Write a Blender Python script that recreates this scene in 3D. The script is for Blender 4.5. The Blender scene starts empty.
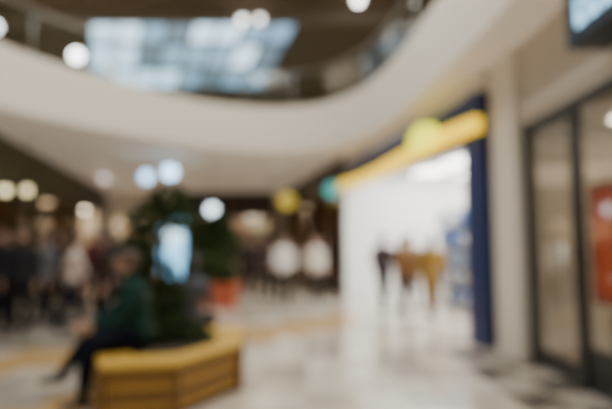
import bpy, bmesh, math, random
from mathutils import Vector, Matrix
random.seed(7)
COL = bpy.context.scene.collection
R = random.Random(11)

# ------------------------------------------------------------------ materials
MATS = {}
def mat(name, col, rough=0.6, metal=0.0, emis=0.0, var=0.12, scale=6.0, ecol=None, alpha=1.0, spec=None):
    if name in MATS: return MATS[name]
    m = bpy.data.materials.new(name); m.use_nodes = True
    nt = m.node_tree; b = nt.nodes['Principled BSDF']
    b.inputs['Roughness'].default_value = rough
    b.inputs['Metallic'].default_value = metal
    if spec is not None: b.inputs['Specular IOR Level'].default_value = spec
    tc = nt.nodes.new('ShaderNodeTexCoord')
    no = nt.nodes.new('ShaderNodeTexNoise'); no.inputs['Scale'].default_value = scale
    no.inputs['Detail'].default_value = 3
    nt.links.new(tc.outputs['Object'], no.inputs['Vector'])
    mx = nt.nodes.new('ShaderNodeMix'); mx.data_type = 'RGBA'
    lo = [c*(1-var) for c in col]; hi = [min(1, c*(1+var)) for c in col]
    mx.inputs[6].default_value = (*lo, 1); mx.inputs[7].default_value = (*hi, 1)
    nt.links.new(no.outputs['Fac'], mx.inputs[0])
    nt.links.new(mx.outputs[2], b.inputs['Base Color'])
    if emis > 0:
        b.inputs['Emission Color'].default_value = (*(ecol or col), 1)
        b.inputs['Emission Strength'].default_value = emis
    MATS[name] = m
    return m

def glass(name, col=(0.92, 0.92, 0.90), mixf=0.10, rough=0.05):
    if name in MATS: return MATS[name]
    m = bpy.data.materials.new(name); m.use_nodes = True
    nt = m.node_tree; nt.nodes.remove(nt.nodes['Principled BSDF'])
    out = nt.nodes['Material Output']
    t = nt.nodes.new('ShaderNodeBsdfTransparent'); t.inputs[0].default_value = (*col, 1)
    g = nt.nodes.new('ShaderNodeBsdfGlossy'); g.inputs['Roughness'].default_value = rough
    mx = nt.nodes.new('ShaderNodeMixShader'); mx.inputs[0].default_value = mixf
    nt.links.new(t.outputs[0], mx.inputs[1]); nt.links.new(g.outputs[0], mx.inputs[2])
    nt.links.new(mx.outputs[0], out.inputs['Surface'])
    MATS[name] = m
    return m

# ------------------------------------------------------------------ mesh builder
class MB:
    def __init__(self): self.v=[]; self.f=[]; self.mi=[]; self.mats=[]; self.sm=[]
    def m(self, mt):
        if mt not in self.mats: self.mats.append(mt)
        return self.mats.index(mt)
    def add(self, vs, fs, mt, smooth=False):
        o=len(self.v); self.v += [tuple(p) for p in vs]; k=self.m(mt)
        for f in fs:
            self.f.append(tuple(i+o for i in f)); self.mi.append(k); self.sm.append(smooth)
    def box(self, x0,x1,y0,y1,z0,z1, mt, fr=None):
        vs=[(x,y,z) for z in (z0,z1) for y in (y0,y1) for x in (x0,x1)]
        if fr: vs=[fr(*p) for p in vs]
        self.add(vs, [(0,2,3,1),(4,5,7,6),(0,1,5,4),(2,6,7,3),(0,4,6,2),(1,3,7,5)], mt)
    def slab(self, P, z0, z1, mt):
        vs=[(*p,z0) for p in P]+[(*p,z1) for p in P]
        self.add(vs,[(3,2,1,0),(4,5,6,7),(0,1,5,4),(1,2,6,5),(2,3,7,6),(3,0,4,7)],mt)
    def tube(self, pts, rad, mt, seg=10, lat=(1,0,0), cap=True, smooth=True):
        pts=[Vector(p) for p in pts]; lat=Vector(lat); n=len(pts); vs=[]
        for i,p in enumerate(pts):
            a=pts[max(0,i-1)]; b=pts[min(n-1,i+1)]
            t=(b-a); t = t.normalized() if t.length>1e-9 else Vector((0,0,1))
            l=lat-t*lat.dot(t)
            if l.length<0.05:
                l=Vector((0,1,0))-t*t.y
            l.normalize(); u=t.cross(l)
            r=rad[i]; rx,ry=(r if isinstance(r,tuple) else (r,r))
            for k in range(seg):
                an=2*math.pi*k/seg
                vs.append(p+l*math.cos(an)*rx+u*math.sin(an)*ry)
        fs=[]
        for i in range(n-1):
            for k in range(seg):
                k2=(k+1)%seg
                fs.append((i*seg+k,i*seg+k2,(i+1)*seg+k2,(i+1)*seg+k))
        if cap:
            fs.append(tuple(range(seg-1,-1,-1))); fs.append(tuple((n-1)*seg+k for k in range(seg)))
        self.add(vs,fs,mt,smooth)
    def ball(self, c, r, mt, seg=12, rings=8, rot=None):
        rx,ry,rz = r if isinstance(r,tuple) else (r,r,r); c=Vector(c)
        vs=[]; fs=[]
        for i in range(rings+1):
            th=math.pi*i/rings
            for k in range(seg):
                an=2*math.pi*k/seg
                p=Vector((rx*math.sin(th)*math.cos(an), ry*math.sin(th)*math.sin(an), rz*math.cos(th)))
                if rot: p=rot@p
                vs.append(c+p)
        for i in range(rings):
            for k in range(seg):
                k2=(k+1)%seg
                fs.append((i*seg+k,(i+1)*seg+k,(i+1)*seg+k2,i*seg+k2))
        self.add(vs,fs,mt,True)
    def obj(self, name, parent=None):
        me=bpy.data.meshes.new(name); me.from_pydata(self.v,[],self.f)
        for mt in self.mats: me.materials.append(mt)
        for p,k,s in zip(me.polygons,self.mi,self.sm): p.material_index=k; p.use_smooth=s
        me.update(); me.validate()
        o=bpy.data.objects.new(name,me); COL.objects.link(o)
        if parent: o.parent=parent
        return o

def frame(ox,oy,dx,dy,nx,ny):
    def fr(s,t,z): return (ox+dx*s+nx*t, oy+dy*s+ny*t, z)
    return fr

# palette
white   = mat('white_plaster',(0.82,0.75,0.65),0.6,var=0.03)
warmwall= mat('warm_wall',(0.58,0.51,0.42),0.7,var=0.04)
soffit  = mat('soffit_added_glow',(0.84,0.76,0.65),0.7,var=0.03,emis=0.17,ecol=(1.0,0.84,0.66))  # plain soffit with weak warm emission added to lift ceiling brightness
roofm   = mat('roof_brown',(0.15,0.105,0.06),0.7,var=0.15)
beamm   = mat('roof_beam',(0.24,0.20,0.15),0.6)
darkfr  = mat('dark_bronze_frame',(0.022,0.022,0.024),0.35,0.3)
steel   = mat('brushed_steel',(0.55,0.55,0.53),0.3,0.9)
navy    = mat('navy_panel',(0.012,0.028,0.12),0.45)
yellow  = mat('yellow_sign_light',(0.95,0.62,0.01),0.4,emis=1.55,ecol=(1.0,0.62,0.0),var=0.03)
lime    = mat('lime_sign_light',(0.85,0.85,0.01),0.4,emis=1.7,ecol=(0.88,0.90,0.0),var=0.03)
gl      = glass('clear_glass')
glb     = glass('balustrade_glass',(0.82,0.92,0.92),0.12,0.1)
wood    = mat('oak_wood',(0.50,0.27,0.04),0.45,var=0.25,scale=14)
woodt   = mat('golden_seat_top',(0.60,0.36,0.05),0.5,var=0.2,scale=10)
woodd   = mat('oak_wood_dark',(0.24,0.12,0.022),0.5,var=0.25,scale=14)
soil    = mat('soil',(0.05,0.035,0.02),0.95)
bark    = mat('bark',(0.10,0.065,0.035),0.9,var=0.4,scale=20)
leafA   = mat('leaf_dark',(0.028,0.055,0.022),0.6,var=0.4,spec=0.2)
leafB   = mat('leaf_mid',(0.085,0.13,0.038),0.6,var=0.4,spec=0.2)
terra   = mat('terracotta',(0.46,0.10,0.04),0.6)

# ------------------------------------------------------------------ floor
tile_cream=mat('marble_cream',(0.53,0.46,0.37),0.18,var=0.14,scale=3)
tile_white=mat('marble_white',(0.66,0.60,0.51),0.16,var=0.10,scale=3)
tile_grey =mat('marble_grey',(0.36,0.32,0.27),0.18,var=0.15,scale=3)
tile_tan  =mat('marble_tan',(0.52,0.33,0.14),0.2,var=0.15,scale=3)
tile_dark =mat('granite_dark',(0.10,0.085,0.07),0.2,var=0.25,scale=8)
tile_dimmed=mat('marble_painted_dim',(0.20,0.165,0.13),0.25,var=0.25,scale=8)  # darker tile, dimness of the left floor put into its colour
fl=MB(); T=0.5
for i in range(-28,17):
    for j in range(-6,60):
        x0=i*T; y0=j*T; xc=x0+T/2; yc=y0+T/2
        dd=(-(xc+0.0)*0.62+(yc-9.2)*0.78)
        mt=R.choice([tile_cream,tile_white,tile_white,tile_cream,tile_grey])
        if xc<-2.5 and yc>7: mt=R.choice([tile_grey,tile_dimmed,tile_grey,tile_dimmed])  # left floor darkened by tile colour instead of weaker light
        if -0.8<dd<0.8 and xc<1.0: mt=tile_tan if (i+j)%2 or abs(dd)<0.5 else tile_cream
        if 2.0<yc<7.2 and 2.0<=xc<2.5: mt=tile_dark if j%2 else tile_grey
        if 2.0<yc<7.2 and 2.5<=xc<3.0: mt=tile_dark if j%2==0 else tile_grey
        if 2.0<yc<7.0 and 1.0<xc<1.5 and j%2: mt=tile_grey
        if xc<-2.5 and dd<-0.8: mt=R.choice([tile_grey,tile_cream,tile_grey])
        if xc< -1 and abs(dd+2.2)<0.35: mt=tile_tan
        fl.add([(x0,y0,0),(x0+T,y0,0),(x0+T,y0+T,0),(x0,y0+T,0)],[(0,1,2,3)],mt)
fl.obj('floor')

# ------------------------------------------------------------------ upper slab / fascia
F=[(2.35,-3),(2.33,1),(2.3,4),(2.2,6.3),(2.05,8.4),(1.8,10.4),(1.3,12.0),(0.3,13.2),(-1.2,13.5),(-3.0,12.8),(-4.6,11.2),(-5.9,9.4),(-6.35,7.2),(-6.4,4),(-6.4,-3)]
O=[(8,-3),(8,1),(8,4),(8,6.3),(8,8.4),(8,12),(8,20),(6,30),(0,30),(-7,30),(-14,26),(-14,12),(-14,7.2),(-14,4),(-14,-3)]
def cr(P,k):
    out=[]
    for i in range(len(P)-1):
        p0=P[max(0,i-1)];p1=P[i];p2=P[i+1];p3=P[min(len(P)-1,i+2)]
        for a in range(k):
            t=a/k; o=[]
            for c in (0,1):
                o.append(0.5*((2*p1[c])+(-p0[c]+p2[c])*t+(2*p0[c]-5*p1[c]+4*p2[c]-p3[c])*t*t+(-p0[c]+3*p1[c]-3*p2[c]+p3[c])*t**3))
            out.append(tuple(o))
    out.append(P[-1]); return out
def lin(P,k):
    out=[]
    for i in range(len(P)-1):
        for a in range(k):
            t=a/k; out.append((P[i][0]*(1-t)+P[i+1][0]*t,P[i][1]*(1-t)+P[i+1][1]*t))
    out.append(P[-1]); return out
K=6; Fs=cr(F,K); Os=lin(O,K); N=len(Fs)
ZB,ZF,ZT=4.2,5.2,5.5
def quadstrip(mb,A,za,B,zb,mt,sm=False):
    vs=[(p[0],p[1],za) for p in A]+[(p[0],p[1],zb) for p in B]; n=len(A)
    mb.add(vs,[(i,i+1,n+i+1,n+i) for i in range(n-1)],mt,sm)
def off(A,d):
    out=[]
    for i in range(len(A)):
        a=Vector(A[max(0,i-1)]); b=Vector(A[min(len(A)-1,i+1)]); t=(b-a).normalized()
        nrm=Vector((t.y,-t.x)); out.append((A[i][0]+nrm.x*d,A[i][1]+nrm.y*d))
    return out
Fo=off(Fs,0.15)
c=MB()
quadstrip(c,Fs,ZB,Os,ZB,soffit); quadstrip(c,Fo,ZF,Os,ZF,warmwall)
quadstrip(c,Fs,ZB,Fs,ZT-0.02,white,True); quadstrip(c,Fs,ZT-0.02,Fo,ZT,white); quadstrip(c,Fo,ZT,Fo,ZF,white,True)
c.obj('ceiling')

# balustrade
b=MB()
Fm=off(Fs,0.08)
quadstrip(b,Fm,ZT+0.03,Fm,ZT+0.95,glb)
b.tube([(p[0],p[1],ZT+1.0) for p in Fm],[0.025]*N,steel,8,lat=(0,0,1))
for i in range(0,N,5):
    p=Fm[i]; b.tube([(p[0],p[1],ZT),(p[0],p[1],ZT+1.0)],[0.02]*2,steel,6)
b.obj('glass_balustrade')

# roof with skylights
rf=MB(); ZR=10.5
SY0,SY1=18.3,27.5
SL0,SR0,SL1,SR1=-8.6,-0.1,-12.8,-2.6      # skewed skylight corners
rf.slab([(-14,-3),(8,-3),(8,2),(-14,2)],ZR,ZR+0.2,roofm)
rf.slab([(-14,2),(-6,2),(-6,10),(-14,10)],ZR,ZR+0.2,roofm)
rf.slab([(1,2),(8,2),(8,10),(1,10)],ZR,ZR+0.2,roofm)
rf.slab([(-14,10),(8,10),(8,SY0),(-14,SY0)],ZR,ZR+0.2,roofm)
rf.slab([(-14,SY0),(SL0,SY0),(SL1,SY1),(-14,SY1)],ZR,ZR+0.2,roofm)
rf.slab([(SR0,SY0),(8,SY0),(8,SY1),(SR1,SY1)],ZR,ZR+0.2,roofm)
rf.slab([(-14,SY1),(8,SY1),(8,30),(-14,30)],ZR,ZR+0.2,roofm)
rf.obj('ceiling_upper_roof')
def skylight(c00,c10,c01,c11,nx,ny,name,rr):
    s=MB()
    sks=[mat('skylight_glazing_a',(0.7,0.85,0.95),0.3,emis=2.3,ecol=(0.55,0.80,1.0),var=0.1,scale=1),
         mat('skylight_glazing_b',(0.35,0.5,0.6),0.3,emis=0.95,ecol=(0.36,0.66,0.95),var=0.1,scale=1),
         mat('skylight_glazing_c',(0.35,0.5,0.6),0.3,emis=0.40,ecol=(0.33,0.55,0.75),var=0.1,scale=1)]
    def B(u,v):
        a=Vector(c00)*(1-u)*(1-v)+Vector(c10)*u*(1-v)+Vector(c01)*(1-u)*v+Vector(c11)*u*v
        return (a.x,a.y)
    for i in range(nx):
        for j in range(ny):
            s.slab([B(i/nx,j/ny),B((i+1)/nx,j/ny),B((i+1)/nx,(j+1)/ny),B(i/nx,(j+1)/ny)],ZR+0.35,ZR+0.37,sks[rr[(i*ny+j)%len(rr)]])
    for i in range(nx+1):
        u=i/nx; a0=B(u,0); a1=B(u,1); h=0.05
        s.slab([(a0[0]-h,a0[1]),(a0[0]+h,a0[1]),(a1[0]+h,a1[1]),(a1[0]-h,a1[1])],ZR+0.2,ZR+0.35,beamm)
    for j in range(ny+1):
        v=j/ny; a0=B(0,v); a1=B(1,v); h=0.04
        s.slab([(a0[0],a0[1]-h),(a1[0],a1[1]-h),(a1[0],a1[1]+h),(a0[0],a0[1]+h)],ZR+0.2,ZR+0.35,beamm)
    s.obj(name)
skylight((SL0,SY0),(SR0,SY0),(SL1,SY1),(SR1,SY1),8,3,'window_1',[0,0,1, 0,0,0, 1,2,0, 2,1,0, 0,1,1, 0,1,2, 1,0,1, 1,2,1])
skylight((-6,2),(1,2),(-6,10),(1,10),4,4,'window_2',[1,0,1])
bm_=MB()
for y in (11,14.5,17.6):
    bm_.box(-14,8,y-0.15,y+0.15,ZR-0.5,ZR-0.01,beamm)
bm_.obj('trim_1')

# upper walls with lit shop windows
upw=mat('upper_beige_wall',(0.46,0.38,0.27),0.7,var=0.06)
upl=mat('upper_lit_window',(0.8,0.7,0.5),0.5,emis=0.8,ecol=(1,0.84,0.60),var=0.2,scale=2)
def upwall(name,fr,L):
    w=MB(); w.box(0,L,0,0.2,ZF+0.01,ZR-0.01,upw,fr)
    s=1.0
    while s+2.4<L:
        w.box(s-0.1,s+2.5,-0.06,-0.01,ZF+0.2,ZF+3.2,darkfr,fr)
        w.box(s,s+2.4,-0.08,-0.061,ZF+0.3,ZF+3.1,upl,fr); w.box(s+1.17,s+1.23,-0.1,-0.081,ZF+0.3,ZF+3.1,darkfr,fr)
        s+=3.6
    w.obj(name)
upwall('wall_upper_left',frame(-13.6,-2.5,0,1,-1,0),32)
upwall('wall_upper_right',frame(6.0,-2.5,0,1,1,0),32)
upwall('wall_upper_back',frame(-13.5,29.4,1,0,0,1),19.3)

# ------------------------------------------------------------------ shopfront generator
goods=[mat('goods_%d'%i,c_,0.6) for i,c_ in enumerate([(0.5,0.12,0.08),(0.1,0.2,0.4),(0.6,0.5,0.35),(0.7,0.7,0.66),(0.12,0.12,0.1),(0.35,0.2,0.08),(0.2,0.3,0.12)])]
def shopfront(name,fr,L,H,fm,im,panel,depth=2.4,hd=0.9,door=None,shelfm=None,dens=0.6):
    w=MB()
    w.box(0,L,0,0.12,H-hd,H,fm,fr)
    for s0 in (0,L-0.25): w.box(s0,s0+0.25,0,0.25,0,H-hd,fm,fr)
    nd=max(1,int(L/1.6)); dk=door if door is not None else nd//2
    for k in range(nd):
        a=0.25+(L-0.5)*k/nd; bq=0.25+(L-0.5)*(k+1)/nd
        if k!=dk:
            w.box(a,bq,0.03,0.1,0,0.3,fm,fr); w.box(a+0.03,bq-0.03,0.06,0.07,0.3,H-hd,gl,fr)
        if k: w.box(a-0.03,a+0.03,0.02,0.12,0,H-hd,fm,fr)
    w.box(0,L,depth,depth+0.1,0,H,im,fr); w.box(0,0.08,0.25,depth,0,H,im,fr); w.box(L-0.08,L,0.25,depth,0,H,im,fr)
    w.box(0.08,L-0.08,0.12,depth,H-hd+0.1,H-hd+0.16,im,fr)
    n=max(1,int(L/1.8))
    for k in range(n):
        a=(k+0.5)*L/n; w.box(a-0.35,a+0.35,0.7,depth-0.6,H-hd+0.05,H-hd+0.1,panel,fr)
    sm=shelfm or fm
    for z in (0.4,1.0,1.6,2.2):
        if z>H-hd-0.3: continue
        w.box(0.3,L-0.3,depth-0.4,depth-0.01,z,z+0.04,sm,fr)
        s=0.4
        while s<L-0.6:
            ww=R.uniform(0.15,0.35)
            if R.random()<dens: w.box(s,s+ww,depth-0.32,depth-0.08,z+0.04,z+R.uniform(0.2,0.45),R.choice(goods),fr)
            s+=ww+0.06
    return w

pan_w=mat('shop_light_warm',(1,0.8,0.5),0.5,emis=3,ecol=(1,0.70,0.40))
pan_n=mat('shop_light_neutral',(1,0.95,0.85),0.5,emis=9,ecol=(1,0.88,0.70))
pan_b=mat('shop_light_bright',(1,0.95,0.85),0.5,emis=24,ecol=(1,0.86,0.68))
pan_d=mat('shop_light_dim',(1,0.8,0.5),0.5,emis=1.2,ecol=(1,0.72,0.4))
olive=mat('olive_shop_panel',(0.065,0.050,0.011),0.6); brown=mat('brown_shop_panel',(0.045,0.024,0.012),0.6)
brownin=mat('brown_interior',(0.15,0.080,0.035),0.7); creamin=mat('cream_interior',(0.80,0.70,0.55),0.7)
dkgrey=mat('charcoal_panel',(0.04,0.038,0.035),0.6)

ld=Vector((-0.205,0.979)).normalized(); lo=(-7.0,9.35)
def lfr(s0): return frame(lo[0]+ld.x*s0,lo[1]+ld.y*s0,ld.x,ld.y,-ld.y,ld.x)
H=ZB-0.01
shopfront('x',lfr(0),4.9,H,olive,brownin,pan_d,hd=1.2).obj('shopfront')
shopfront('x',lfr(4.95),4.9,H,olive,brownin,pan_w,hd=1.2).obj('shopfront')
shopfront('x',lfr(9.9),4.9,H,dkgrey,creamin,pan_b,hd=1.1,dens=0.2).obj('shopfront')
w=MB(); w.box(-7.2,-7.0,-3,9.3,0,H,warmwall)
for y in (0,3,6): w.box(-7.0,-6.96,y,y+2.2,0.1,2.9,darkfr); w.box(-6.96,-6.95,y+0.08,y+2.12,0.2,2.8,gl)
w.obj('wall_left')
shopfront('x',frame(-9.9,24,1,0,0,1),3.6,H,white,creamin,pan_b,hd=1.5,depth=2,dens=0.35).obj('shopfront')
shopfront('x',frame(-6.25,24,1,0,0,1),2.2,H,dkgrey,brownin,pan_d,hd=1.2,depth=2).obj('shopfront')
shopfront('x',frame(-4.0,24,1,0,0,1),2.4,H,brown,creamin,pan_n,hd=1.3,depth=2,dens=0.5).obj('shopfront')
w=MB(); w.box(-12,3,26.2,26.4,0,H,warmwall); w.obj('wall_back')
rd=Vector((-1.55,6.9)).normalized(); rn=Vector((rd.y,-rd.x))
def rfr(s0): return frame(2.7+rd.x*s0,7.1+rd.y*s0,rd.x,rd.y,rn.x,rn.y)
shopfront('x',rfr(7.15),4.4,H,brown,brownin,pan_d,hd=1.1,dens=0.8).obj('shopfront')
shopfront('x',rfr(11.6),5.4,H,brown,brownin,pan_w,hd=1.0,dens=0.8).obj('shopfront')

def round_sign(px,py,pz,r,em,fx=1):
    s=MB()
    s.tube([(px,py-0.06,pz),(px,py+0.06,pz)],[r,r],darkfr,24,lat=(1,0,0),smooth=False)
    s.tube([(px,py-0.075,pz),(px,py-0.061,pz)],[r*0.88]*2,em,24,smooth=False)
    s.tube([(px+r*0.9,py,pz),(px+fx,py,pz)],[0.025]*2,darkfr,6,lat=(0,0,1))
    s.obj('round_blade_sign')
teal=mat('teal_sign_face',(0.05,0.45,0.5),0.5,emis=0.7,ecol=(0.06,0.50,0.55))
amber=mat('amber_sign_face',(0.7,0.55,0.1),0.5,emis=0.5,ecol=(0.85,0.66,0.08))
round_sign(0.8,14.2,3.15,0.27,teal,0.30)
round_sign(-0.75,18.9,3.25,0.38,amber,0.75)

# ------------------------------------------------------------------ bright store
S=7.07; f=rfr(0)
st=MB()
swhite=mat('store_white',(0.82,0.82,0.80),0.5,var=0.02)
wall_glow=mat('store_wall_added_glow',(0.9,0.92,0.95),0.5,emis=1.5,ecol=(0.98,0.98,1.0),var=0.03)  # emission added to the back wall so the store looks blown white
stl=mat('store_light_panel',(1,1,1),0.5,emis=9,ecol=(1,0.98,0.94))
st.box(0,S,-0.04,0.15,3.1,3.85,navy,f)
st.box(0,0.42,-0.10,0.3,0,3.85,navy,f)
st.box(S-0.2,S,-0.04,0.3,0,3.1,swhite,f)
st.box(0,S,0.0,0.2,3.86,H,white,f)
st.box(0,S,5.0,5.1,0,H,wall_glow,f)
st.box(0,0.1,0.3,5.0,0,H,swhite,f); st.box(S-0.1,S,0.3,5.0,0,H,swhite,f)
st.box(0.1,S-0.1,0.2,5.0,3.6,3.7,swhite,f)
for a in (0.9,2.6,4.3,6.0):
    for t in (0.8,2.2,3.6): st.box(a-0.5,a+0.5,t-0.3,t+0.4,3.55,3.6,stl,f)
n=40; vs=[]
for i in range(n+1):
    s_=-0.05+(S+0.05)*i/n; q=i/n
    zc=3.22+0.06*math.sin(q*6.0+0.6)+0.06*(1-q); h=0.12+0.015*math.sin(q*math.pi)
    for t in (-0.06,-0.20):
        vs.append(f(s_,t,zc-h)); vs.append(f(s_,t,zc+h))
fs=[]
for i in range(n):
    a=i*4; d=a+4
    fs+=[(a,a+1,d+1,d),(a+2,d+2,d+3,a+3),(a+1,a+3,d+3,d+1),(a,d,d+2,a+2)]
fs+=[(0,2,3,1),(4*n,4*n+1,4*n+3,4*n+2)]
st.add(vs,fs,yellow)
ce=[]
for t in (-0.21,-0.32):
    for k in range(28):
        an=2*math.pi*k/28; ce.append(f(1.50+0.48*math.cos(an),t,3.44+0.23*math.sin(an)))
st.add(ce,[tuple(range(28)),tuple(range(55,27,-1))]+[(k,28+k,28+(k+1)%28,(k+1)%28) for k in range(28)],lime)
blue=mat('blue_packaging',(0.05,0.12,0.34),0.5); pale=mat('pale_packaging',(0.30,0.37,0.46),0.5)
shelfg=mat('shelf_grey',(0.42,0.42,0.43),0.5)
for row,(t0,sa,sb) in enumerate(((4.4,0.4,6.6),(1.7,3.3,4.9),(3.4,4.2,5.4))):
    top_=2.4 if row==1 else (1.5 if row else 2.3)
    st.box(sa,sb,t0+0.2,t0+0.24,0,top_,shelfg if row==1 else swhite,f)
    zs=[0.15+0.45*k for k in range(6) if 0.15+0.45*k<top_-0.2]
    for z in zs:
        st.box(sa,sb,t0,t0+0.2,z,z+0.03,shelfg if row==1 else swhite,f)
        s_=sa+0.05
        while s_<sb-0.3:
            ww=R.uniform(0.12,0.25); st.box(s_,s_+ww,t0+0.02,t0+0.18,z+0.03,z+R.uniform(0.22,0.38),R.choice([blue,pale,pale,swhite,goods[2],goods[3]]),f); s_+=ww+0.03
st.obj('lit_shopfront_with_yellow_sign')

# ------------------------------------------------------------------ right wall, pier and glazed shop
w=MB(); w.box(2.78,3.15,6.3,7.05,0,H,white); w.obj('wall_pier')
w=MB(); w.box(2.9,3.1,-3,6.29,3.1,H,warmwall); w.box(2.86,2.899,-3,6.29,3.25,3.33,white); w.obj('wall_right')
w=MB(); w.box(2.9,3.1,-3,1.78,0,3.09,warmwall); w.obj('wall_right_near')
g=frame(2.9,6.28,0,-1,1,0)
sh=MB()
sh.box(0,4.48,0.0,0.10,3.0,3.09,darkfr,g)
sh.box(0,0.08,0,0.06,0,3.0,darkfr,g)
sh.box(1.10,1.26,-0.01,0.05,0,3.0,darkfr,g)
sh.box(4.38,4.48,0,0.10,0,3.0,darkfr,g)
sh.box(2.9,2.98,0,0.06,0,3.0,darkfr,g)
sh.box(0.08,1.10,0.02,0.05,0,0.22,darkfr,g); sh.box(0.08,1.10,0.02,0.05,2.92,3.0,darkfr,g)
sh.box(0.08,0.12,0.02,0.05,0.22,2.92,darkfr,g); sh.box(1.06,1.10,0.02,0.05,0.22,2.92,darkfr,g)
sh.box(0.12,1.06,0.03,0.04,0.22,2.92,gl,g)
hp=g(0.95,-0.03,0); sh.tube([(hp[0],hp[1],0.8),(hp[0],hp[1],1.5)],[0.015]*2,steel,8)
sh.box(1.26,4.38,0.02,0.06,0,0.45,darkfr,g); sh.box(1.26,4.38,0.03,0.04,0.45,3.0,gl,g)
shin=mat('taupe_interior',(0.42,0.37,0.30),0.7,var=0.05)
dkd=mat('dark_display_plinth',(0.05,0.055,0.055),0.6)
sh.box(0,4.48,2.3,2.4,0,3.09,shin,g); sh.box(0,0.05,0.14,2.3,0,3.0,shin,g); sh.box(4.43,4.48,0.14,2.3,0,3.0,shin,g)
sh.box(0.05,4.43,0.16,2.3,3.03,3.08,shin,g)
for a in (1.0,3.0): sh.box(a-0.4,a+0.4,0.8,1.5,2.99,3.03,pan_n,g)
sh.box(0.4,1.1,1.5,2.2,0,0.9,shin,g); sh.box(1.3,4.3,0.25,0.9,0,0.80,dkd,g)
sh.obj('glazed_shopfront')
ps=MB()
red=mat('poster_red',(0.42,0.05,0.02),0.5,emis=0.08,ecol=(0.6,0.05,0.02)); redd=mat('poster_frame_maroon',(0.10,0.02,0.015),0.5); oran=mat('poster_orange',(0.55,0.10,0.035),0.5,emis=0.12,ecol=(0.75,0.10,0.03))
ps.box(1.26,2.35,0.10,0.14,0.90,2.14,redd,g); ps.box(1.31,2.28,0.085,0.099,0.95,2.09,red,g)
ps.box(1.42,2.18,0.078,0.084,1.08,1.96,oran,g); ps.box(1.60,2.10,0.072,0.077,1.15,1.20,swhite,g)
ps.obj('framed_red_poster')
sg=MB(); bl=mat('blue_white_sign_letters',(0.5,0.8,1),0.4,emis=2.2,ecol=(0.34,0.70,1.0)); dkb=mat('sign_box_dark',(0.012,0.02,0.035),0.4)
sg.box(2.50,2.89,3.35,4.42,3.36,4.1,dkb)
for i,yy in enumerate((4.16,3.97,3.78,3.59)):
    sg.box(2.485,2.499,yy-0.07,yy+0.07,3.50,3.58,bl); sg.box(2.485,2.499,yy+0.03,yy+0.07,3.58,3.75,bl)
    if i%2==0: sg.box(2.485,2.499,yy-0.07,yy+0.03,3.69,3.75,bl)
sg.obj('illuminated_shop_sign')

# ------------------------------------------------------------------ planter bench
pl=MB()
hexo=[(-1.75,4.15),(-1.12,4.28),(-0.68,5.1),(-0.8,6.15),(-1.85,6.35),(-2.30,5.25)]
cx=sum(p[0] for p in hexo)/6; cy=sum(p[1] for p in hexo)/6
def sc(P,k): return [(cx+(p[0]-cx)*k,cy+(p[1]-cy)*k) for p in P]
hi=sc(hexo,0.62); ho2=sc(hexo,0.975)
def prism(mb,A,B,z0,z1,mt):
    n=len(A)
    vs=[(*p,z0) for p in A]+[(*p,z1) for p in A]+[(*p,z0) for p in B]+[(*p,z1) for p in B]
    fs=[]
    for i in range(n):
        j=(i+1)%n
        fs+=[(i,j,n+j,n+i),(2*n+i,3*n+i,3*n+j,2*n+j),(n+i,n+j,3*n+j,3*n+i),(i,2*n+i,2*n+j,j)]
    mb.add(vs,fs,mt)
prism(pl,sc(hexo,0.93),hi,0.0,0.06,darkfr)
for k in range(4): prism(pl,ho2,hi,0.06+k*0.09,0.06+k*0.09+0.078,woodd if k%2 else wood)
prism(pl,hexo,sc(hexo,0.83),0.42,0.47,woodt); prism(pl,sc(hexo,0.82),hi,0.42,0.47,woodt)
for p in hexo:
    q=(cx+(p[0]-cx)*0.985,cy+(p[1]-cy)*0.985)
    pl.box(q[0]-0.03,q[0]+0.03,q[1]-0.03,q[1]+0.03,0,0.43,woodd)
h9=sc(hexo,0.625)
pl.add([(*p,0.44) for p in h9],[tuple(range(6))],soil)
PB=bpy.data.objects.new('planter_bench',None); COL.objects.link(PB)
pl.obj('wooden_planter',PB)

def leaves(mb,clusters,n,size=0.07):
    for _ in range(n):
        (c0,r)=R.choice(clusters)
        while True:
            d=Vector((R.uniform(-1,1),R.uniform(-1,1),R.uniform(-1,1)))
            if d.length<1: break
        d=d.normalized()*(d.length**0.5)
        p=Vector(c0)+Vector((d.x*r[0],d.y*r[1],d.z*r[2]))
        a=Vector((R.uniform(-1,1),R.uniform(-1,1),R.uniform(-0.9,0.5))).normalized()
        s=a.cross(Vector((0,0,1)));
        if s.length<0.1: s=Vector((1,0,0))
        s.normalize(); up=s.cross(a)
        L=size*R.uniform(0.8,1.5); W=L*0.32
        vs=[p,p+a*L*0.45+s*W+up*0.01,p+a*L,p+a*L*0.45-s*W+up*0.01,p+a*L*0.5-up*0.012]
        mb.add(vs,[(0,1,4),(1,2,4),(2,3,4),(3,0,4)],leafA if R.random()<0.5 else leafB)
def tree(mb,x,y,z0,h,clusters,n,size=0.08,r=0.035):
    mb.tube([(x,y,z0),(x+0.02,y,z0+h*0.35),(x-0.02,y+0.02,z0+h*0.7),(x,y,z0+h)],[r,r*0.85,r*0.6,r*0.3],bark,8)
    for (c0,rr) in clusters:
        zz=max(z0+0.1,c0[2]-0.35)
        mb.tube([(x,y,zz),((x+c0[0])/2,(y+c0[1])/2,(zz+c0[2])/2+0.03),c0],[r*0.5,r*0.35,r*0.15],bark,6)
    leaves(mb,clusters,n,size)
t=MB()
cl=[((-1.62,5.55,2.04),(0.24,0.22,0.16)),((-1.82,5.55,1.84),(0.24,0.22,0.16)),((-1.46,5.5,1.82),(0.18,0.22,0.13)),((-1.92,5.55,1.60),(0.24,0.22,0.18)),((-1.98,5.5,1.34),(0.22,0.2,0.18)),((-1.74,5.6,1.16),(0.24,0.22,0.18)),((-1.60,5.55,0.92),(0.18,0.2,0.18))]
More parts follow.
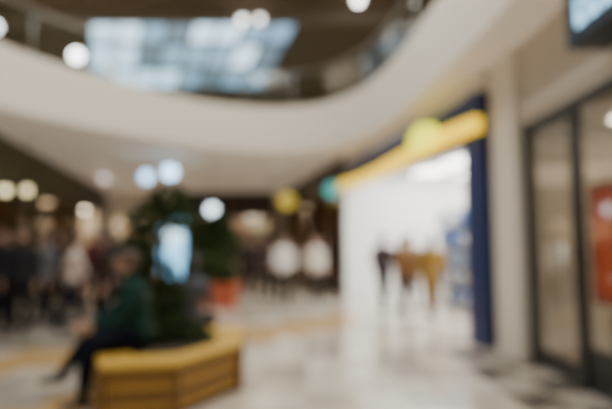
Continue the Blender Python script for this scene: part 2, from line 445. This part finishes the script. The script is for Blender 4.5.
tree(t,-1.66,5.55,0.42,1.55,cl,1700)
leaves(t,[((-1.62,5.35,0.62),(0.26,0.26,0.17)),((-1.7,5.6,0.68),(0.25,0.25,0.2)),((-1.30,5.45,0.53),(0.2,0.26,0.10))],800,0.08)
t.obj('ficus_tree',PB)
t=MB()
X2,Y2=-2.1,11.9
def frust(mb,x,y,r0,r1,z0,z1,mt):
    vs=[(x+a*r0,y+b_*r0,z0) for a,b_ in((-1,-1),(1,-1),(1,1),(-1,1))]+[(x+a*r1,y+b_*r1,z1) for a,b_ in((-1,-1),(1,-1),(1,1),(-1,1))]
    mb.add(vs,[(3,2,1,0),(0,1,5,4),(1,2,6,5),(2,3,7,6),(3,0,4,7)],mt)
    return vs
frust(t,X2,Y2,0.36,0.42,0,0.52,terra); t.box(X2-0.46,X2+0.46,Y2-0.46,Y2-0.38,0.50,0.58,terra); t.box(X2-0.46,X2+0.46,Y2+0.38,Y2+0.46,0.50,0.58,terra)
t.box(X2-0.46,X2-0.38,Y2-0.38,Y2+0.38,0.50,0.58,terra); t.box(X2+0.38,X2+0.46,Y2-0.38,Y2+0.38,0.50,0.58,terra)
t.add([(X2-0.4,Y2-0.4,0.515),(X2+0.4,Y2-0.4,0.515),(X2+0.4,Y2+0.4,0.515),(X2-0.4,Y2+0.4,0.515)],[(0,1,2,3)],soil)
c2=[((X2-0.15,Y2,2.0),(0.34,0.3,0.28)),((X2-0.38,Y2,1.65),(0.38,0.3,0.3)),((X2+0.06,Y2,1.6),(0.38,0.3,0.3)),((X2-0.2,Y2,1.2),(0.55,0.4,0.3)),((X2-0.05,Y2,0.85),(0.42,0.36,0.22))]
tree(t,X2-0.1,Y2,0.5,1.6,c2,2200,0.14)
t.obj('potted_tree')

# ------------------------------------------------------------------ kiosk screen
k=MB(); scr=mat('screen_cyan',(0.3,0.75,1),0.3,emis=1.9,ecol=(0.22,0.62,1.0),var=0.2,scale=3); scr2=mat('screen_white',(0.9,0.95,1),0.3,emis=2.2,ecol=(0.55,0.84,1.0))
kx,ky=-2.75,9.9
k.box(kx-0.35,kx+0.35,ky-0.2,ky+0.2,0,0.05,dkgrey); k.box(kx-0.3,kx+0.3,ky-0.05,ky+0.05,0.05,2.1,dkgrey)
k.box(kx-0.26,kx+0.26,ky-0.06,ky-0.051,0.85,2.04,scr); k.box(kx-0.18,kx+0.18,ky-0.068,ky-0.061,1.5,1.85,scr2); k.box(kx-0.18,kx+0.1,ky-0.068,ky-0.061,1.05,1.15,scr2)
k.obj('digital_information_totem')

# ------------------------------------------------------------------ lamps
def globe(x,y,z,r,ztop,colr,em,nm='pendant_globe_lamp'):
    m_=mat('globe_%d_%d'%(int(colr[2]*100),int(em)),colr,0.4,emis=em,ecol=colr)
    l=MB(); l.ball((x,y,z),r,m_,16,10); l.tube([(x,y,z+r*0.9),(x,y,z+r+0.08)],[r*0.5,r*0.35],darkfr,12)
    l.tube([(x,y,z+r+0.08),(x,y,ztop)],[0.008]*2,darkfr,6); l.tube([(x,y,ztop-0.04),(x,y,ztop)],[0.05]*2,darkfr,12)
    l.obj(nm)
blu=(0.42,0.70,1.0); wht=(1,0.97,0.92)
globe(-4.80,14.2,3.55,0.17,ZB,blu,5); globe(-4.15,14.4,3.72,0.20,ZB,blu,7)
globe(-2.65,13.4,2.50,0.15,ZB,(0.75,0.88,0.99),6)
globe(-8.0,12.6,2.95,0.11,ZB,(1,0.85,0.45),4); globe(-7.2,12.2,2.9,0.11,ZB,(1,0.85,0.45),3)
globe(-7.5,17.5,4.0-0.05,0.12,ZB,(1,0.85,0.85),2)
for (x,y,z,r,em) in ((-8.2,16.5,8.25,.20,16),(-10.5,15.5,8.85,.17,9),(-2.4,17.3,9.95,.14,7),(-1.75,17.3,9.98,.13,6),(1.85,16.2,10.15,.15,14),(-10.3,14.5,9.6,.15,8),(-7.4,17.4,8.1,.15,2)):
    globe(x,y,z,r,ZR-0.01 if not(17.3<y<17.8) else ZR-0.5,wht,em)
dl=MB(); dlm=mat('downlight_led',(1,0.95,0.85),0.4,emis=5,ecol=(1,0.93,0.8))
for (x,y) in ((-1,16),(-4,16),(-7,16),(-2,19.5),(-5,19.5),(-8,19.5)):
    dl.tube([(x,y,ZB-0.001),(x,y,ZB-0.02)],[0.09,0.09],steel,16,smooth=False); dl.tube([(x,y,ZB-0.021),(x,y,ZB-0.024)],[0.055]*2,dlm,16,smooth=False)
dl.obj('recessed_downlights')

# ------------------------------------------------------------------ people
skinm=[mat('skin_a',(0.48,0.28,0.19),0.5,var=0.05),mat('skin_b',(0.34,0.19,0.12),0.5,var=0.05)]
hairs=[mat('hair_dark',(0.02,0.014,0.01),0.5),mat('hair_brown',(0.07,0.035,0.018),0.5),mat('hair_fair',(0.28,0.18,0.09),0.5)]
eyew=mat('eye_white',(0.8,0.8,0.8),0.3); eyed=mat('eye_iris',(0.03,0.02,0.015),0.3); lip=mat('lips',(0.42,0.14,0.12),0.5); shoe=mat('shoe_black',(0.02,0.02,0.02),0.4)
def cloth(c_): return mat('cloth_%d_%d_%d'%tuple(int(v*1000) for v in c_),c_,0.85,var=0.15,scale=12,spec=0.15)

def person(name,x,y,face,topc,legc,kind='stand',sx=1.0,sw=0.25,hair=0,long=False,skin=0,arm=(0.1,0.35),sleeve=True,coat=False,zseat=0.475,lean=0.0,legang=None,shoes=None,bulk=1.0,legbulk=None):
    top,leg,sk,hr=cloth(topc),cloth(legc),skinm[skin],hairs[hair]; sh_=shoes or shoe
    V=Vector
    def dirv(fw,out=0): return V((math.sin(out),-math.sin(fw)*math.cos(out),-math.cos(fw)*math.cos(out)))
    body=MB(); dummy=sk; segs=[]
    hipz=0.93
    legs=[]
    for s in (-1,1):
        hip=V((s*0.09,0,hipz))
        if kind=='sit':
            a=legang[0 if s<0 else 1] if legang else (1.5,0.1,0.1)
            knee=hip+dirv(a[0],s*a[2])*0.44; ank=knee+dirv(a[1],s*(a[3] if len(a)>3 else 0))*0.42
        else:
            th=sw*s; knee=hip+dirv(th+0.04,s*0.02)*0.43; ank=knee+dirv(th*0.9-(0.30 if th<-0.05 else 0.04),0)*0.42
        legs.append((hip,knee,ank,s))
    ln=lean
    def tp(z,yy=0): 
        h=z-hipz; return V((0,yy-math.sin(ln)*h,hipz+math.cos(ln)*h))
    tors=[(0.86,.13,.10),(0.93,.165,.115),(1.02,.155,.110),(1.12,.145,.105),(1.24,.165,.115),(1.34,.18,.115),(1.41,.165,.10),(1.46,.09,.07)]
    wd=(0.93 if long else 1.0)*bulk
    body.tube([tp(z) for z,_,_ in tors],[(a*wd+0.005,b_*bulk) for _,a,b_ in tors],dummy,16)
    body.tube([tp(1.43),tp(1.50,-0.005),tp(1.57,-0.015)],[0.062,0.053,0.055],dummy,12)
    segs.append((tp(0.9),tp(1.44),'top'));  segs.append((tp(1.47),tp(1.53),'skin'))
    if coat and kind!='sit':
        body.tube([tp(0.95),V((0,0,0.80)),V((0,0,0.66))],[(.17,.12),(.185,.14),(.19,.15)],dummy,16); segs.append((V((0,0,0.95)),V((0,0,0.64)),'coat'))
    hc=tp(1.625,-0.02)
    hd=[(-.115,.030,.035,-.035),(-.10,.045,.055,-.025),(-.07,.058,.078,-.010),(-.03,.068,.092,0),(.01,.074,.098,.003),(.05,.075,.098,.006),(.085,.062,.082,.008),(.108,.035,.045,.01),(.115,.012,.015,.01)]
    body.tube([hc+V((0,dy,dz)) for dz,_,_,dy in hd],[(a,b_) for _,a,b_,_ in hd],dummy,16)
    segs.append((hc+V((0,0,-.08)),hc+V((0,0,.08)),'skin'))
    for hip,knee,ank,s in legs:
        mid1=hip.lerp(knee,.5); mid2=knee.lerp(ank,.35); bk=legbulk or 1+(bulk-1)*0.7
        body.tube([hip+V((0,0,.03)),hip.lerp(knee,.15),mid1,knee,mid2,ank],[.085*bk,.088*bk,.075*bk,.058*bk,.056*bk,.042],dummy,12)
        segs.append((hip.lerp(knee,.1),knee,'leg')); segs.append((knee,ank,'leg'))
        if kind=='sit': body.tube([V((0,0.02,hipz)),hip],[.11,.09],dummy,12)
        toe=ank+V((s*0.02,-0.17,-0.045)); heel=ank+V((0,0.045,-0.035))
        body.tube([heel+V((0,0.02,0)),heel,ank+V((0,-.04,-.03)),ank+V((s*.01,-.11,-.043)),toe,toe+V((0,-.03,0))],[(.02,.02),(.036,.04),(.042,.045),(.046,.034),(.04,.027),(.02,.015)],dummy,12)
        segs.append((heel+V((0,0,-.01)),toe,'shoe'))
    hands=[]
    for s,i in ((-1,0),(1,1)):
        sh0=tp(1.395)+V((s*0.175*wd,0,0)); swg=-sw*s*0.9 if kind!='sit' else 0.0
        fa=swg+arm[0]; el=sh0+dirv(fa,s*0.14)*0.29; wr=el+dirv(fa+arm[1],-s*0.02 if kind!='sit' else -s*0.30)*0.25
        bk=bulk
        body.tube([tp(1.37)+V((s*.08,0,0)),sh0,sh0.lerp(el,.5),el,el.lerp(wr,.4),wr],[.06*bk,.056*bk,.048*bk,.040*bk,.038*bk,.027],dummy,12)
        segs.append((sh0,el,'top')); segs.append((el,wr,'top' if sleeve else 'skin'))
        hands.append((wr,(wr-el).normalized(),s))
    o=body.obj('tmp'); md=o.modifiers.new('r','REMESH'); md.mode='VOXEL'; md.voxel_size=0.017
    ms=o.modifiers.new('s','SMOOTH'); ms.iterations=3; ms.factor=0.5
    dg=bpy.context.evaluated_depsgraph_get(); dg.update(); ev=o.evaluated_get(dg); me=ev.to_mesh()
    vs=[v.co.copy() for v in me.vertices]; fs=[tuple(p.vertices) for p in me.polygons]; cs=[p.center.copy() for p in me.polygons]
    ev.to_mesh_clear(); bpy.data.objects.remove(o,do_unlink=True)
    fin=MB(); groups={'top':top,'leg':leg,'skin':sk,'shoe':sh_,'coat':top}
    buckets={k_:[] for k_ in groups}
    SG=[(a,b_,(b_-a),(b_-a).length_squared,rg) for a,b_,rg in segs]
    for ff,cc in zip(fs,cs):
        best=9;br='top'
        for a,b_,d,l2,rg in SG:
            tt=max(0,min(1,(cc-a).dot(d)/l2)); q=(cc-(a+d*tt)).length-(0.09 if rg=='coat' else 0.07 if (rg=='top' and a.x==0) else 0)
            if q<best: best=q;br=rg
        buckets[br].append(ff)
    fin.v=[tuple(v) for v in vs]
    for rg,fl_ in buckets.items():
        k_=fin.m(groups[rg])
        for ff in fl_: fin.f.append(ff); fin.mi.append(k_); fin.sm.append(True)
    for wr,d,s in hands:
        lat=V((0,1,0))-d*d.y; lat=lat.normalized() if lat.length>.05 else V((0,0,1)); nrm=d.cross(lat)
        inn=nrm if nrm.x*s<0 else -nrm
        pe=wr+d*0.095
        fin.tube([wr-d*.02,wr+d*.02,wr+d*.06,pe],[(.024,.018),(.032,.017),(.040,.016),(.036,.013)],sk,10,lat=lat)
        for q,(o_,L) in enumerate(((-.029,.060),(-.010,.074),(.010,.070),(.028,.055))):
            a=pe+lat*o_-d*.012; m1=a+d*L*.5+inn*.010; m2=m1+d*L*.32+inn*.020; m3=m2+d*L*.15+inn*.018
            fin.tube([a,m1,m2,m3],[.0095,.0088,.008,.006],sk,8,lat=lat)
        fs_=-1 if lat.y>0 else 1
        a=wr+d*.03+lat*(.028*fs_); m1=a+d*.03+lat*(.022*fs_)+inn*.01; m2=m1+d*.03+lat*(.006*fs_)+inn*.012
        fin.tube([a,m1,m2],[.013,.011,.008],sk,8,lat=inn)
    F_=hc
    fin.tube([F_+V((0,-.090,.022)),F_+V((0,-.104,-.005)),F_+V((0,-.112,-.024)),F_+V((0,-.092,-.034))],[.007,.011,.014,.010],sk,8)
    for s in (-1,1):
        fin.ball(F_+V((s*.030,-.084,.012)),(.014,.011,.009),eyew,10,6); fin.ball(F_+V((s*.030,-.094,.012)),(.006,.004,.006),eyed,8,5)
        fin.tube([F_+V((s*.016,-.095,.032)),F_+V((s*.032,-.094,.037)),F_+V((s*.047,-.080,.032))],[.003,.004,.002],hr,6,lat=(0,0,1))
        fin.ball(F_+V((s*.075,.005,.0)),(.010,.018,.030),sk,8,6)
    fin.ball(F_+V((0,-.088,-.062)),(.024,.010,.008),lip,10,6)
    hv=[];hf=[];sg_=18;rg_=9
    for i in range(rg_+1):
        for k_ in range(sg_):
            an=2*math.pi*k_/sg_; back=(math.sin(an)+1)/2
            maxth=math.radians(62+ (62 if not long else 70)*min(1,back*1.3))
            th=maxth*i/rg_
            hv.append(F_+V((.088*math.sin(th)*math.cos(an),.012+.112*math.sin(th)*math.sin(an),.012+.122*math.cos(th))))
    for i in range(rg_):
        for k_ in range(sg_):
            k2=(k_+1)%sg_; hf.append((i*sg_+k_,(i+1)*sg_+k_,(i+1)*sg_+k2,i*sg_+k2))
    fin.add(hv,hf,hr,True)
    if long: fin.tube([F_+V((0,.05,.06)),F_+V((0,.065,-.04)),F_+V((0,.075,-.14)),F_+V((0,.085,-.24)),F_+V((0,.085,-.30))],[(.07,.05),(.085,.05),(.09,.04),(.075,.03),(.03,.015)],hr,14)
    zmin=min(v[2] for v in fin.v)
    dz=zseat-(hipz-0.105) if kind=='sit' else None
    out=[]; ca,sa=math.cos(face),math.sin(face)
    for v in fin.v:
        vx,vy,vz=v[0]*sx,v[1]*sx,(v[2]-zmin)*sx if dz is None else max(0.0,v[2]*sx+zseat-(hipz-0.105)*sx)
        out.append((x+vx*ca-vy*sa,y+vx*sa+vy*ca,vz+0.001))
    fin.v=out
    return fin.obj(name)

PI=math.pi
dk=(0.012,0.013,0.018); wt=(0.74,0.70,0.66); blk=(0.010,0.010,0.012)
# seated people on bench
person('seated_man',-1.72,4.95,-1.10,(0.012,0.045,0.036),(0.007,0.010,0.020),'sit',hair=1,lean=0.14,sx=1.06,bulk=1.25,legbulk=1.4,legang=[(1.45,0.60,0.30,0.30),(1.40,0.10,0.12,0.05)],arm=(0.45,0.75))
person('seated_woman',-1.46,6.05,PI-0.2,(0.12,0.13,0.15),blk,'sit',hair=0,long=True,lean=0.05,legang=[(1.5,0.05,0.1),(1.5,-0.1,0.1)],arm=(0.35,0.8),bulk=1.15)
# left crowd
C=[('standing_man',-5.45,8.6,0.6,(0.012,0.012,0.015),blk,0.08,0,0,1.2),
('walking_woman',-5.35,9.6,0.9,(0.45,0.55,0.02),dk,0.3,1,1,1.15),
('walking_man',-4.95,9.1,-0.5,(0.16,0.16,0.17),dk,0.25,0,0,1.0),
('walking_woman',-4.22,8.7,2.4,(0.74,0.62,0.56),dk,0.3,1,1,1.2),
('standing_man',-4.75,10.6,0.3,(0.10,0.015,0.015),dk,0.1,1,0,1.1),
('walking_woman',-4.1,10.4,-0.9,(0.12,0.05,0.04),blk,0.28,0,1,1.1),
('standing_man',-3.60,8.9,1.2,(0.020,0.020,0.025),blk,0.1,0,0,1.2),
('standing_woman',-6.3,12.2,0.5,(0.08,0.04,0.025),dk,0.1,1,1,1.1),
('standing_man',-5.2,12.0,-0.5,(0.02,0.02,0.025),dk,0.12,0,0,1.2),
('walking_man',-6.3,14.4,0.2,(0.08,0.06,0.05),dk,0.25,0,0,1.1),
('walking_woman',-3.7,13.2,3.0,(0.12,0.02,0.03),blk,0.25,0,1,1.1),
('standing_man',-4.3,12.3,2.0,(0.02,0.022,0.03),blk,0.1,0,0,1.2),
('walking_man',-5.7,10.9,1.5,(0.025,0.025,0.03),dk,0.28,0,0,1.15),
('standing_woman',-6.2,9.9,0.2,(0.03,0.02,0.02),blk,0.08,0,1,1.1),
('walking_woman',-3.2,10.8,0.7,(0.20,0.15,0.12),blk,0.25,1,1,1.1),
('standing_man',-4.55,9.5,1.9,(0.02,0.02,0.025),blk,0.1,0,0,1.15),
('walking_man',-3.9,11.3,2.6,(0.03,0.03,0.04),blk,0.25,0,0,1.15),
('standing_man',-4.75,8.0,0.4,(0.018,0.018,0.022),blk,0.1,0,0,1.15),
('standing_woman',-3.35,7.9,-0.6,(0.05,0.03,0.028),blk,0.1,0,1,1.15),
('standing_woman',-5.6,13.3,1.0,(0.10,0.03,0.03),blk,0.1,0,1,1.1),
('walking_man',-4.8,14.6,0.0,(0.03,0.03,0.03),blk,0.25,0,0,1.15),
('standing_man',-3.2,14.6,0.5,(0.05,0.04,0.035),blk,0.1,1,0,1.15),
# centre
('walking_woman',-1.55,14.3,0.4,(0.03,0.02,0.02),blk,0.25,0,1,1.15),
('standing_man',-2.0,15.8,-0.3,(0.04,0.035,0.03),dk,0.1,0,0,1.15),
('standing_man',-1.15,13.6,0.9,(0.05,0.03,0.025),blk,0.1,0,0,1.15),
('walking_man',-0.58,12.4,0.1,wt,blk,0.24,0,0,1.2),
('walking_man',0.24,12.4,-0.15,(0.66,0.58,0.50),(0.03,0.022,0.018),0.28,1,0,1.15),
('walking_woman',-0.22,15.6,0.3,(0.08,0.02,0.02),blk,0.22,0,1,1.1),
('standing_man',-1.1,17.6,2.8,(0.08,0.07,0.065),dk,0.1,0,0,1.1),
('standing_man',0.60,14.6,-0.8,(0.02,0.02,0.02),blk,0.1,0,0,1.2),
# right, at lit store
('standing_man',1.75,10.9,2.3,(0.07,0.05,0.06),dk,0.1,0,0,1.4),
('standing_woman',2.10,10.5,2.0,(0.22,0.11,0.045),(0.05,0.03,0.02),0.08,1,1,1.4),
('standing_man',2.42,11.1,0.6,(0.14,0.10,0.07),(0.05,0.04,0.03),0.08,0,0,1.4),
('standing_man',3.6,11.7,-1.2,(0.15,0.22,0.4),dk,0.08,0,0,1.2)]
for nm,x,y,fc,tc_,lc_,sw_,h_,lg_,bk_ in C:
    person(nm,x,y,fc,tc_,lc_,sw=sw_,hair=h_,long=bool(lg_),bulk=bk_,sx=0.97 if lg_ else 1.02)
person('walking_woman',2.58,9.9,2.6,(0.27,0.16,0.04),(0.14,0.08,0.03),sw=0.2,hair=0,long=True,coat=True,bulk=1.5)

# ------------------------------------------------------------------ lights / world
W=bpy.data.worlds.new('World'); bpy.context.scene.world=W; W.use_nodes=True
bg=W.node_tree.nodes['Background']; bg.inputs[0].default_value=(1.0,0.90,0.77,1); bg.inputs[1].default_value=0.40
def area(name,loc,size,power,col,rot=(0,0,0),sy=None):
    l=bpy.data.lights.new(name,'AREA'); l.energy=power; l.color=col; l.size=size
    if sy: l.shape='RECTANGLE'; l.size_y=sy
    o=bpy.data.objects.new(name,l); o.location=loc; o.rotation_euler=rot; COL.objects.link(o)
area('atrium_daylight',(-0.5,6,10.3),5,950,(1.0,0.94,0.85),sy=7)
area('concourse_light',(-3,18,4.12),4,90,(1,0.82,0.58),sy=5)
fx=rfr(3.5)(0,2.4,3.5)
area('store_light',fx,3.5,250,(1,0.97,0.93),sy=5)
fx=rfr(3.5)(0,0.9,2.9)
area('store_front_light',(fx[0],fx[1],3.0),0.8,40,(1,0.98,0.95),rot=(0,math.radians(-35),math.atan2(rn.y,rn.x)),sy=4)
area('window_shop_light',(4.1,4.6,2.95),1.5,20,(1,0.84,0.64),sy=1.5)
area('upper_light_left',(-9,14,9.8),4,130,(1,0.82,0.6),sy=6)

# ------------------------------------------------------------------ camera
cam=bpy.data.cameras.new('camera'); co=bpy.data.objects.new('camera',cam); COL.objects.link(co)
co.location=(0,0,1.5); co.rotation_euler=(math.radians(90+4.87),0,0)
cam.lens=28; cam.sensor_width=36; cam.dof.use_dof=True; cam.dof.focus_distance=0.8; cam.dof.aperture_fstop=0.90
bpy.context.scene.camera=co
